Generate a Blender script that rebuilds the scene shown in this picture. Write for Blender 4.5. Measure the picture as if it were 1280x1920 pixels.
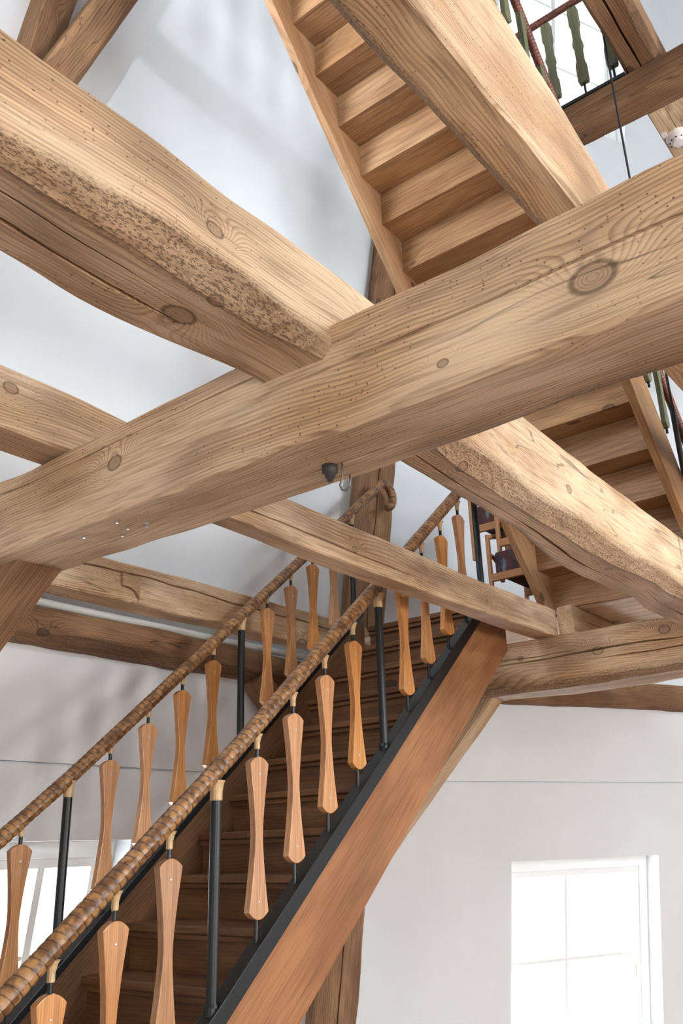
import bpy, bmesh, math, random
from mathutils import Vector, Matrix, noise
random.seed(7)
D = bpy.data
SC = bpy.context.scene
COL = SC.collection
for o in list(D.objects):
    D.objects.remove(o)

# ------------------------------------------------------------------ camera
EYE = Vector((0, 0, 1.5))
F_PX, PITCH, ROLL, YAW = 1628.13, math.radians(20.956), math.radians(-1.786), math.radians(37.832)
fwd = Vector((math.cos(PITCH) * math.cos(YAW), math.cos(PITCH) * math.sin(YAW), math.sin(PITCH)))
rgt0 = Vector((math.sin(YAW), -math.cos(YAW), 0))
up0 = rgt0.cross(fwd)
rgt = math.cos(ROLL) * rgt0 + math.sin(ROLL) * up0
upv = -math.sin(ROLL) * rgt0 + math.cos(ROLL) * up0
cam = D.cameras.new('camera')
cam_ob = D.objects.new('camera', cam)
COL.objects.link(cam_ob)
M = Matrix.Identity(4)
for i in range(3):
    M[i][0], M[i][1], M[i][2], M[i][3] = rgt[i], upv[i], -fwd[i], EYE[i]
cam_ob.matrix_world = M
cam.sensor_fit = 'VERTICAL'
cam.sensor_height = 36.0
cam.lens = 36.0 * F_PX / 1920.0
cam.clip_start = 0.05
cam.clip_end = 200
SC.camera = cam_ob

# ------------------------------------------------------------------ world, sun, exposure
w = D.worlds.new('overcast_sky')
SC.world = w
w.use_nodes = True
bg = w.node_tree.nodes['Background']
bg.inputs[0].default_value = (0.95, 0.98, 1.0, 1)
bg.inputs[1].default_value = 1.6
SC.view_settings.view_transform = 'Standard'
SC.view_settings.look = 'None'
SC.view_settings.gamma = 1.0
SC.view_settings.exposure = 0.04
SC.view_settings.use_curve_mapping = False
DAY = 1.0
# daylight of the windows round the room: (facet, from, to, sill, head, watts, colour)
DAYLIGHT = [
    (6, 0.8, 3.6, 3.0, 5.9, 760, (0.88, 0.98, 1.07)),
    (7, 1.2, 3.0, 0.5, 1.9, 200, (1.0, 0.985, 0.955)),
    (8, 0.7, 2.6, 0.5, 1.9, 200, (1.0, 0.985, 0.955)),
    (0, 2.0, 3.3, 4.9, 6.4, 150, (0.88, 0.97, 1.06)),
    (5, 0.8, 3.2, 0.4, 1.7, 180, (1.0, 0.985, 0.955)),
    (6, 1.0, 3.4, 0.7, 2.0, 470, (1.0, 0.985, 0.955)),
    (1, 1.02, 2.09, -0.05, 1.572, 70, (0.92, 0.98, 1.04)),
    (2, 1.56, 3.42, -0.35, 1.305, 110, (0.92, 0.98, 1.04)),
    (2, 1.30, 3.22, 9.35, 11.9, 60, (0.90, 0.97, 1.05)),
]
SC.cycles.use_light_tree = False
SC.cycles.max_bounces = 4
SC.cycles.diffuse_bounces = 4
SC.cycles.use_adaptive_sampling = True
SC.cycles.adaptive_threshold = 0.2
SC.cycles.glossy_bounces = 2
SC.cycles.transmission_bounces = 2
SC.cycles.transparent_max_bounces = 6

# ------------------------------------------------------------------ node helpers
def new_mat(name):
    m = D.materials.new(name)
    m.use_nodes = True
    nt = m.node_tree
    for n in list(nt.nodes):
        nt.nodes.remove(n)
    out = nt.nodes.new('ShaderNodeOutputMaterial')
    bs = nt.nodes.new('ShaderNodeBsdfPrincipled')
    nt.links.new(bs.outputs[0], out.inputs[0])
    return m, nt, bs

class N:
    """tiny node-graph builder"""
    def __init__(s, nt):
        s.nt = nt
    def new(s, t, **kw):
        n = s.nt.nodes.new(t)
        for k, v in kw.items():
            setattr(n, k, v)
        return n
    def put(s, sock, v):
        if v is None:
            return
        if isinstance(v, bpy.types.NodeSocket):
            s.nt.links.new(v, sock)
        else:
            sock.default_value = v
    def math(s, op, a, b=None, c=None, clamp=False):
        n = s.new('ShaderNodeMath', operation=op, use_clamp=clamp)
        for i, v in enumerate((a, b, c)):
            s.put(n.inputs[i], v)
        return n.outputs[0]
    def vmath(s, op, a, b=None):
        n = s.new('ShaderNodeVectorMath', operation=op)
        s.put(n.inputs[0], a)
        s.put(n.inputs[1], b)
        return n.outputs['Value'] if op in ('LENGTH', 'DISTANCE', 'DOT_PRODUCT') else n.outputs[0]
    def mix(s, f, a, b, blend='MIX'):
        n = s.new('ShaderNodeMix', data_type='RGBA', blend_type=blend)
        s.put(n.inputs[0], f)
        s.put(n.inputs[6], a)
        s.put(n.inputs[7], b)
        return n.outputs[2]
    def noise(s, vec, scale, detail=2.0, rough=0.5, dist=0.0):
        n = s.new('ShaderNodeTexNoise')
        s.put(n.inputs['Vector'], vec)
        n.inputs['Scale'].default_value = scale
        n.inputs['Detail'].default_value = detail
        n.inputs['Roughness'].default_value = rough
        n.inputs['Distortion'].default_value = dist
        return n.outputs['Fac']
    def ramp(s, v, lo, hi, a=0.0, b=1.0, smooth=True):
        n = s.new('ShaderNodeMapRange', interpolation_type='SMOOTHSTEP' if smooth else 'LINEAR')
        s.put(n.inputs[0], v)
        for i, x in enumerate((lo, hi, a, b)):
            n.inputs[1 + i].default_value = x
        return n.outputs[0]
    def bump(s, h, strength, dist):
        n = s.new('ShaderNodeBump')
        n.inputs['Strength'].default_value = strength
        n.inputs['Distance'].default_value = dist
        s.put(n.inputs['Height'], h)
        return n.outputs[0]

def c4(c):
    return (c[0], c[1], c[2], 1.0)

def srgb(r, g, b):
    def f(v):
        v /= 255.0
        return v / 12.92 if v <= 0.04045 else ((v + 0.055) / 1.055) ** 2.4
    return (f(r), f(g), f(b))

def wood(name, light, mid, dark, ring=95.0, knots=1.0, worm=0.0, patina=0.3, rough=0.7, band=0.5, vary=0.0, checks=0.6, fibre=1.0, spec=0.3, bumpy=1.0, pith=(0.11, 0.23), ktone=None, at_=None):
    m, nt, bs = new_mat(name)
    g = N(nt)
    at = g.new('ShaderNodeAttribute', attribute_name='gc')
    P = at.outputs['Vector']
    big = g.noise(g.vmath('MULTIPLY', P, (0.55, 2.3, 2.3)), 1.0, 1.0)
    big2 = g.noise(g.vmath('MULTIPLY', P, (1.7, 5.0, 5.0)), 1.0, 1.0)
    # knots: sparse cells, distance to the nearest one bends the rings round it
    K = g.vmath('MULTIPLY', P, (1.5, 3.6, 3.6))
    vo = g.new('ShaderNodeTexVoronoi', feature='F1')
    g.put(vo.inputs['Vector'], K)
    vo.inputs['Scale'].default_value = 1.0
    diff = g.vmath('DIVIDE', g.vmath('SUBTRACT', K, vo.outputs['Position']), (1.5, 3.6, 3.6))
    kd = g.vmath('LENGTH', g.vmath('MULTIPLY', diff, (0.62, 1.0, 1.0)))
    if at_:                                             # knots where this very beam has them
        kd = None
        for (kx, ky, kz, kr) in at_:
            dv = g.vmath('MULTIPLY', g.vmath('SUBTRACT', P, (kx, ky, kz)), tuple(q * 0.026 / kr for q in (0.7, 1.0, 1.0)))
            dl = g.vmath('LENGTH', dv)
            kd = dl if kd is None else g.math('MINIMUM', kd, dl)
    swirl = g.ramp(kd, 0.16, 0.0)
    swirl = g.math('MULTIPLY', swirl, swirl)
    # rings about a wandering pith line
    off = g.vmath('ADD', P, (0.0, pith[0], pith[1]))
    rad = g.vmath('LENGTH', g.vmath('MULTIPLY', off, (0.0, 1.0, 1.0)))
    rad = g.math('ADD', rad, g.math('MULTIPLY', big, 0.17))
    rad = g.math('ADD', rad, g.math('MULTIPLY', big2, 0.034))
    rad = g.math('ADD', rad, g.math('MULTIPLY', swirl, 0.075 * knots))
    ph = g.math('FRACT', g.math('MULTIPLY', rad, ring))
    late = g.math('MULTIPLY', g.ramp(ph, 0.35, 0.88), g.ramp(ph, 1.0, 0.90))
    fade = g.ramp(big2, 0.32, 0.60, 0.25, 1.0)
    late = g.math('MULTIPLY', late, fade)
    fib = g.noise(g.vmath('MULTIPLY', P, (5.0, 150.0, 150.0)), 1.0, 0.0, 0.6)
    fib2 = g.noise(g.vmath('MULTIPLY', P, (2.2, 38.0, 38.0)), 1.0, 1.0, 0.6)
    col = g.mix(g.ramp(big2, 0.25, 0.75), c4(light), c4(mid))
    col = g.mix(g.math('MULTIPLY', late, band), col, c4(dark))
    col = g.mix(g.math('MULTIPLY', g.ramp(fib, 0.46, 0.75), 0.35 * fibre), col, c4(dark))
    col = g.mix(g.math('MULTIPLY', g.ramp(fib2, 0.5, 0.8), 0.30 * fibre), col, c4(dark))
    grey = g.ramp(g.noise(g.vmath('MULTIPLY', P, (1.6, 5.0, 5.0)), 1.0, 2.0, 0.6), 0.48, 0.72)
    mot = g.noise(g.vmath('MULTIPLY', P, (3.2, 9.0, 9.0)), 1.0, 2.0, 0.6)
    col = g.mix(g.math('MULTIPLY', g.ramp(mot, 0.50, 0.78), 0.40), col, c4(tuple(0.5 * a + 0.5 * b for a, b in zip(mid, dark))))
    kt = ktone or tuple(0.55 * a + 0.02 for a in dark)
    col = g.mix(g.math('MULTIPLY', grey, patina), col, c4(tuple(0.7 * x + 0.25 * sum(dark) / 3 for x in dark)))
    h = g.math('MULTIPLY', fib2, -0.6)
    if knots > 0:
        kk = g.ramp(kd, 0.030, 0.022)
        krings = g.math('FRACT', g.math('MULTIPLY', kd, 190.0))
        kcol = g.mix(g.ramp(krings, 0.35, 0.9), c4(kt), c4(tuple(0.6 * x for x in kt)))
        col = g.mix(g.math('MULTIPLY', kk, 0.75), col, kcol)
        rim = g.math('MULTIPLY', g.ramp(kd, 0.036, 0.029), g.ramp(kd, 0.022, 0.027))
        col = g.mix(g.math('MULTIPLY', rim, 0.65), col, c4(tuple(0.25 * x for x in dark)))
    if checks > 0:                                              # long drying checks
        cv = g.noise(g.vmath('MULTIPLY', P, (0.8, 13.0, 13.0)), 1.0, 1.5, 0.55)
        line = g.ramp(g.math('ABSOLUTE', g.math('SUBTRACT', cv, 0.5)), 0.010, 0.0)
        gate = g.ramp(big, 0.50, 0.58)
        line = g.math('MULTIPLY', line, gate)
        col = g.mix(g.math('MULTIPLY', line, checks), col, c4(tuple(0.22 * x for x in dark)))
    if worm > 0:
        wv = g.new('ShaderNodeTexVoronoi', feature='F1')
        g.put(wv.inputs['Vector'], g.vmath('MULTIPLY', P, (62.0, 95.0, 95.0)))
        wv.inputs['Scale'].default_value = 1.0
        sep = g.new('ShaderNodeSeparateColor')
        g.put(sep.inputs[0], wv.outputs['Color'])
        pick = g.math('GREATER_THAN', sep.outputs[0], 0.62)
        dense = g.ramp(big2, 0.34, 0.56)
        hole = g.math('MULTIPLY', g.math('MULTIPLY', g.ramp(wv.outputs['Distance'], 0.23, 0.12), pick), dense)
        col = g.mix(g.math('MULTIPLY', hole, worm), col, c4(tuple(0.25 * x for x in dark)))
        # the gnawed sapwood along a waney edge (vertex attribute 'wane')
        wa = g.new('ShaderNodeAttribute', attribute_name='wane')
        gn = g.noise(g.vmath('MULTIPLY', P, (80.0, 220.0, 220.0)), 1.0, 2.0, 0.75)
        col = g.mix(g.math('MULTIPLY', wa.outputs['Fac'], 0.42), col, c4(dark))
        gm = g.math('MULTIPLY', wa.outputs['Fac'], g.ramp(gn, 0.50, 0.62))
        col = g.mix(g.math('MULTIPLY', gm, 0.75), col, c4(tuple(0.55 * x for x in dark)))
        h = g.math('SUBTRACT', h, g.math('MULTIPLY', gm, 1.6))
    if vary > 0:
        oi = g.new('ShaderNodeObjectInfo')
        hs = g.new('ShaderNodeHueSaturation')
        g.put(hs.inputs['Color'], col)
        g.put(hs.inputs['Value'], g.ramp(oi.outputs['Random'], 0, 1, 1 - vary, 1 + vary, False))
        g.put(hs.inputs['Saturation'], g.ramp(g.math('FRACT', g.math('MULTIPLY', oi.outputs['Random'], 7.3)), 0, 1, 1 - vary * 0.4, 1 + vary * 0.3, False))
        col = hs.outputs[0]
    g.put(bs.inputs['Base Color'], col)
    bs.inputs['Roughness'].default_value = rough
    bs.inputs['Specular IOR Level'].default_value = spec
    g.put(bs.inputs['Normal'], g.bump(h, 0.45 * bumpy, 0.004))
    return m

def plain(name, col, rough=0.5, metal=0.0, spec=0.5, mott=0.0, scale=12.0, bump=0.0, bscale=60.0):
    m, nt, bs = new_mat(name)
    g = N(nt)
    tc = g.new('ShaderNodeTexCoord')
    P = tc.outputs['Object']
    n1 = g.noise(P, scale, 3.0, 0.6)
    c = g.mix(g.math('MULTIPLY', g.ramp(n1, 0.3, 0.7), mott), c4(col), c4(tuple(0.6 * x for x in col)))
    g.put(bs.inputs['Base Color'], c)
    bs.inputs['Roughness'].default_value = rough
    bs.inputs['Metallic'].default_value = metal
    bs.inputs['Specular IOR Level'].default_value = spec
    if bump > 0:
        g.put(bs.inputs['Normal'], g.bump(g.noise(P, bscale, 3.0, 0.6), bump, 0.003))
    return m

MAT = {}
def TIMBER(nm, at_=None):
    return wood(nm, srgb(217, 188, 155), srgb(189, 151, 113), srgb(104, 71, 44), ring=120, worm=0.85, patina=0.42, band=0.54, rough=0.72, ktone=srgb(160, 130, 102), at_=at_)
OFFS = Vector((7.0, 3.0, 2.0))
def KN(*ks):
    return [(a + OFFS.x, b + OFFS.y, c + OFFS.z, r) for a, b, c, r in ks]
MAT['timber'] = TIMBER('old_pine_timber')
MAT['timber_tie'] = TIMBER('tie_beam_pine', KN((0.481, 1.457, 2.532, 0.030), (1.985, 1.457, 2.587, 0.020), (0.837, 1.457, 2.478, 0.009), (2.9, 1.457, 2.52, 0.02), (-0.6, 1.457, 2.6, 0.024)))
MAT['timber_floor_beam'] = TIMBER('floor_beam_pine', KN((1.118, 1.20, 2.624, 0.014), (1.10, 1.300, 2.624, 0.026), (2.258, 1.26, 2.624, 0.018), (3.684, 1.356, 2.624, 0.014), (1.059, 1.15, 2.755, 0.016), (3.1, 1.25, 2.80, 0.016)))
MAT['timber_header'] = TIMBER('header_beam_pine', KN((2.109, 5.33, 2.607, 0.022), (2.653, 5.33, 2.636, 0.014), (1.672, 5.33, 2.671, 0.022)))
MAT['timber_trimmer'] = TIMBER('trimmer_pine', KN((1.25, 2.255, 2.855, 0.016), (3.094, 2.33, 2.793, 0.012), (4.4, 2.37, 2.80, 0.008)))
MAT['timber_brown'] = wood('weathered_brown_timber', srgb(152, 116, 84), srgb(126, 90, 62), srgb(78, 52, 35), ring=80, worm=0.5, patina=0.35, band=0.6, rough=0.75)
MAT['oak'] = wood('oiled_oak_boards', srgb(184, 144, 104), srgb(158, 116, 78), srgb(100, 68, 42), ring=60, knots=0.6, patina=0.16, band=0.35, rough=0.6, vary=0.12, checks=0.15, fibre=1.3)
MAT['string'] = wood('reddish_stair_string', srgb(160, 110, 72), srgb(138, 90, 56), srgb(94, 58, 35), ring=170, knots=0.0, patina=0.3, band=0.4, rough=0.5, checks=0.1)
MAT['tread'] = wood('dark_worn_tread_shaded_string', srgb(126, 88, 58), srgb(102, 68, 43), srgb(60, 39, 26), ring=60, knots=0.2, patina=0.3, band=0.35, rough=0.45, vary=0.08, checks=0.1)
MAT['teak'] = wood('varnished_baluster_wood', srgb(204, 150, 100), srgb(184, 126, 78), srgb(128, 82, 48), ring=120, knots=0.0, patina=0.0, band=0.45, rough=0.32, vary=0.28, checks=0.0, fibre=1.2, spec=0.5, bumpy=0.4)
MAT['plank'] = wood('pale_pine_plank', srgb(242, 218, 190), srgb(234, 206, 174), srgb(186, 146, 108), ring=70, knots=0.7, patina=0.05, band=0.35, rough=0.6, vary=0.05, checks=0.0)
MAT['olive'] = wood('olive_green_baluster_wood', srgb(122, 122, 92), srgb(100, 102, 76), srgb(70, 72, 50), ring=100, knots=0.0, patina=0.2, band=0.35, rough=0.45, vary=0.1, checks=0.0)
MAT['chairwood'] = wood('chair_beech', srgb(196, 140, 88), srgb(178, 120, 70), srgb(124, 78, 44), ring=120, knots=0, patina=0, band=0.3, rough=0.4, checks=0, spec=0.5)
MAT['floor'] = wood('floor_boards', srgb(120, 78, 46), srgb(104, 66, 38), srgb(72, 46, 28), ring=70, knots=0.5, patina=0.1, band=0.4, rough=0.6, vary=0.1, checks=0.1)
MAT['iron'] = plain('black_painted_iron', srgb(15, 17, 18), rough=0.40, spec=0.45, mott=0.25, bump=0.25, bscale=45)
MAT['white'] = plain('white_paint', srgb(236, 238, 236), rough=0.5, mott=0.02)
MAT['plastic'] = plain('white_plastic', srgb(232, 226, 220), rough=0.4, mott=0.02)
MAT['dark'] = plain('dark_gap', srgb(40, 36, 34), rough=0.8)
MAT['zinc'] = plain('zinc_nail', srgb(196, 204, 210), rough=0.3, metal=0.8)
MAT['bake'] = plain('old_dark_fitting', srgb(54, 50, 46), rough=0.55, mott=0.4)
MAT['wire'] = plain('grey_wire', srgb(120, 112, 104), rough=0.45, metal=0.6)
MAT['copper'] = plain('copper_weave', srgb(220, 128, 84), rough=0.35, metal=0.6, mott=0.3, scale=40)
MAT['cable'] = plain('black_cable', srgb(26, 28, 32), rough=0.5)

def plaster():
    m, nt, bs = new_mat('white_limewash')
    g = N(nt)
    tc = g.new('ShaderNodeTexCoord')
    P = tc.outputs['Object']
    c = g.mix(g.ramp(g.noise(P, 0.9, 3.0), 0.3, 0.7), c4(srgb(228, 230, 232)), c4(srgb(221, 223, 224)))
    c = g.mix(g.math('MULTIPLY', g.ramp(g.noise(P, 7.0, 4.0, 0.6), 0.55, 0.75), 0.12), c, c4(srgb(222, 216, 208)))
    g.put(bs.inputs['Base Color'], c)
    bs.inputs['Roughness'].default_value = 0.9
    bs.inputs['Specular IOR Level'].default_value = 0.15
    g.put(bs.inputs['Normal'], g.bump(g.math('ADD', g.noise(P, 3.0, 2.0), g.math('MULTIPLY', g.noise(P, 55.0, 3.0, 0.6), 0.15)), 0.25, 0.02))
    return m
MAT['plaster'] = plaster()

def glass():
    m = D.materials.new('window_glass')
    m.use_nodes = True
    nt = m.node_tree
    for n in list(nt.nodes):
        nt.nodes.remove(n)
    g = N(nt)
    out = g.new('ShaderNodeOutputMaterial')
    tr = g.new('ShaderNodeBsdfTransparent')
    gl = g.new('ShaderNodeBsdfGlossy')
    gl.inputs['Roughness'].default_value = 0.02
    mx = g.new('ShaderNodeMixShader')
    mx.inputs[0].default_value = 0.06
    nt.links.new(tr.outputs[0], mx.inputs[1])
    nt.links.new(gl.outputs[0], mx.inputs[2])
    nt.links.new(mx.outputs[0], out.inputs[0])
    return m
MAT['glass'] = glass()

def wrapped(name, a, b, gap, pitch, rough=0.42):
    """cane or cord wound round a rail; gc = (length along, angle/2pi, radius)"""
    m, nt, bs = new_mat(name)
    g = N(nt)
    at = g.new('ShaderNodeAttribute', attribute_name='gc')
    sx = g.new('ShaderNodeSeparateXYZ')
    g.put(sx.inputs[0], at.outputs['Vector'])
    turn = g.math('SUBTRACT', g.math('DIVIDE', sx.outputs[0], pitch), sx.outputs[1])
    ph = g.math('FRACT', turn)
    P = g.vmath('MULTIPLY', at.outputs['Vector'], (14.0, 5.0, 5.0))
    blotch = g.noise(P, 1.0, 3.0, 0.6)
    blotch2 = g.noise(g.vmath('MULTIPLY', at.outputs['Vector'], (40.0, 9.0, 1.0)), 1.0, 2.0)
    col = g.mix(g.ramp(blotch, 0.36, 0.62), c4(a), c4(b))
    col = g.mix(g.math('MULTIPLY', g.ramp(blotch2, 0.5, 0.72), 0.5), col, c4(gap))
    edge = g.math('MAXIMUM', g.ramp(ph, 0.12, 0.0), g.ramp(ph, 0.90, 1.0))
    col = g.mix(g.math('MULTIPLY', edge, 0.85), col, c4(gap))
    g.put(bs.inputs['Base Color'], col)
    bs.inputs['Roughness'].default_value = rough
    bs.inputs['Specular IOR Level'].default_value = 0.5
    return m
MAT['rattan'] = wrapped('rattan_binding', srgb(160, 116, 72), srgb(104, 68, 40), srgb(40, 26, 17), 0.036)
MAT['redcord'] = wrapped('red_brown_cord', srgb(128, 72, 52), srgb(98, 52, 40), srgb(48, 26, 22), 0.02, 0.5)
MAT['cane'] = plain('pale_cane_sleeve', srgb(196, 162, 118), rough=0.45, mott=0.5, scale=30)

def fabric():
    m, nt, bs = new_mat('mottled_upholstery')
    g = N(nt)
    tc = g.new('ShaderNodeTexCoord')
    P = g.vmath('MULTIPLY', tc.outputs['Object'], (16.0, 16.0, 5.0))
    c = g.mix(g.ramp(g.noise(P, 1.0, 3.0), 0.40, 0.60), c4(srgb(96, 52, 52)), c4(srgb(58, 50, 56)))
    c = g.mix(g.ramp(g.noise(P, 1.9, 2.0), 0.60, 0.70), c, c4(srgb(104, 124, 128)))
    g.put(bs.inputs['Base Color'], c)
    bs.inputs['Roughness'].default_value = 0.85
    return m
MAT['fabric'] = fabric()

# ------------------------------------------------------------------ object helpers
def tag(o, label=None, cat=None, group=None, kind=None):
    if label: o['label'] = label
    if cat: o['category'] = cat
    if group: o['group'] = group
    if kind: o['kind'] = kind
    return o

def empty(name, loc=(0, 0, 0)):
    o = D.objects.new(name, None)
    o.empty_display_size = 0.1
    COL.objects.link(o)
    o.location = loc
    return o

def link(name, me, mat, parent=None, smooth=False):
    if mat is not None and not me.materials:
        me.materials.append(MAT[mat])
    if smooth:
        me.polygons.foreach_set('use_smooth', [True] * len(me.polygons))
    o = D.objects.new(name, me)
    COL.objects.link(o)
    if parent is not None:
        o.parent = parent
        if parent.type == 'EMPTY':          # things stand on an Empty; parts are modelled in room coordinates
            o.matrix_parent_inverse = Matrix.Translation(-Vector(parent.location))
    return o

def mesh(name, verts, faces, gc=None, wane=None):
    me = D.meshes.new(name)
    me.from_pydata([tuple(v) for v in verts], [], faces)
    me.update()
    if gc is not None:
        a = me.attributes.new('gc', 'FLOAT_VECTOR', 'POINT')
        flat = [c for v in gc for c in v]
        a.data.foreach_set('vector', flat)
    if wane is not None:
        a = me.attributes.new('wane', 'FLOAT', 'POINT')
        a.data.foreach_set('value', wane)
    return me

def rnd_off():
    return Vector((random.uniform(0, 40), random.uniform(0, 9), random.uniform(0, 9)))

def frame_gc(verts, org, ax, sd, up, off=None):
    off = off if off is not None else rnd_off()
    return [((v - org).dot(ax) + off.x, (v - org).dot(sd) + off.y, (v - org).dot(up) + off.z) for v in verts]

X, Y, Z = Vector((1, 0, 0)), Vector((0, 1, 0)), Vector((0, 0, 1))

def bevel_mesh(name, verts, faces, bev, axes=None, org=None, off=None, segs=2):
    """solid from verts/faces with rounded edges; axes=(along, side, up) give the grain"""
    bm = bmesh.new()
    vs = [bm.verts.new(v) for v in verts]
    for f in faces:
        bm.faces.new([vs[i] for i in f])
    bmesh.ops.recalc_face_normals(bm, faces=bm.faces)
    if bev > 0:
        bmesh.ops.bevel(bm, geom=list(bm.edges), offset=bev, segments=segs, profile=0.6, affect='EDGES', clamp_overlap=True)
    me = D.meshes.new(name)
    bm.to_mesh(me)
    bm.free()
    if axes is not None:
        o = org if org is not None else Vector(verts[0])
        gc = frame_gc([v.co for v in me.vertices], o, *axes, off=off)
        a = me.attributes.new('gc', 'FLOAT_VECTOR', 'POINT')
        a.data.foreach_set('vector', [c for v in gc for c in v])
    return me

BOXF = [(0, 1, 3, 2), (4, 6, 7, 5), (0, 4, 5, 1), (2, 3, 7, 6), (0, 2, 6, 4), (1, 5, 7, 3)]
def box(name, lo, hi, bev=0.0, axes=None, off=None, segs=2):
    v = [Vector((x, y, z)) for x in (lo[0], hi[0]) for y in (lo[1], hi[1]) for z in (lo[2], hi[2])]
    return bevel_mesh(name, v, BOXF, bev, axes, v[0], off, segs)

def prism(name, prof, ext, bev=0.0, axes=None, off=None, segs=2):
    """polygon prof (list of Vectors) extruded by vector ext"""
    n = len(prof)
    v = [Vector(p) for p in prof] + [Vector(p) + ext for p in prof]
    f = [tuple(range(n)), tuple(range(2 * n - 1, n - 1, -1))] + [(i, (i + 1) % n, n + (i + 1) % n, n + i) for i in range(n)]
    return bevel_mesh(name, v, f, bev, axes, v[0], off, segs)

def tube(name, pts, rad, seg=10, gc=False, caps=True):
    """round bar through pts; rad is a number or a list"""
    pts = [Vector(p) for p in pts]
    n = len(pts)
    vs, fs, g = [], [], []
    t0 = (pts[1] - pts[0]).normalized()
    ref = Z if abs(t0.z) < 0.9 else X
    s = t0.cross(ref).normalized()
    L = 0.0
    for i, p in enumerate(pts):
        t = ((pts[min(i + 1, n - 1)] - pts[max(i - 1, 0)])).normalized()
        s = (s - t * s.dot(t)).normalized()
        u = t.cross(s)
        r = rad[i] if isinstance(rad, (list, tuple)) else rad
        if i: L += (p - pts[i - 1]).length
        for k in range(seg):
            a = 2 * math.pi * k / seg
            vs.append(p + (s * math.cos(a) + u * math.sin(a)) * r)
            g.append((L, k / seg, r))
    for i in range(n - 1):
        for k in range(seg):
            k2 = (k + 1) % seg
            fs.append((i * seg + k, i * seg + k2, (i + 1) * seg + k2, (i + 1) * seg + k))
    if caps:
        fs.append(tuple(range(seg - 1, -1, -1)))
        fs.append(tuple((n - 1) * seg + k for k in range(seg)))
    return mesh(name, vs, fs, g if gc else None)

def lathe(name, base, axis, prof, seg=16):
    axis = Vector(axis).normalized()
    pts = [Vector(base) + axis * h for h, r in prof]
    vs, fs = [], []
    s = axis.cross(X if abs(axis.x) < 0.9 else Y).normalized()
    u = axis.cross(s)
    for (h, r), p in zip(prof, pts):
        for k in range(seg):
            a = 2 * math.pi * k / seg
            vs.append(p + (s * math.cos(a) + u * math.sin(a)) * max(r, 1e-4))
    for i in range(len(prof) - 1):
        for k in range(seg):
            k2 = (k + 1) % seg
            fs.append((i * seg + k, i * seg + k2, (i + 1) * seg + k2, (i + 1) * seg + k))
    fs.append(tuple(range(seg - 1, -1, -1)))
    fs.append(tuple((len(prof) - 1) * seg + k for k in range(seg)))
    return mesh(name, vs, fs)

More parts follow.
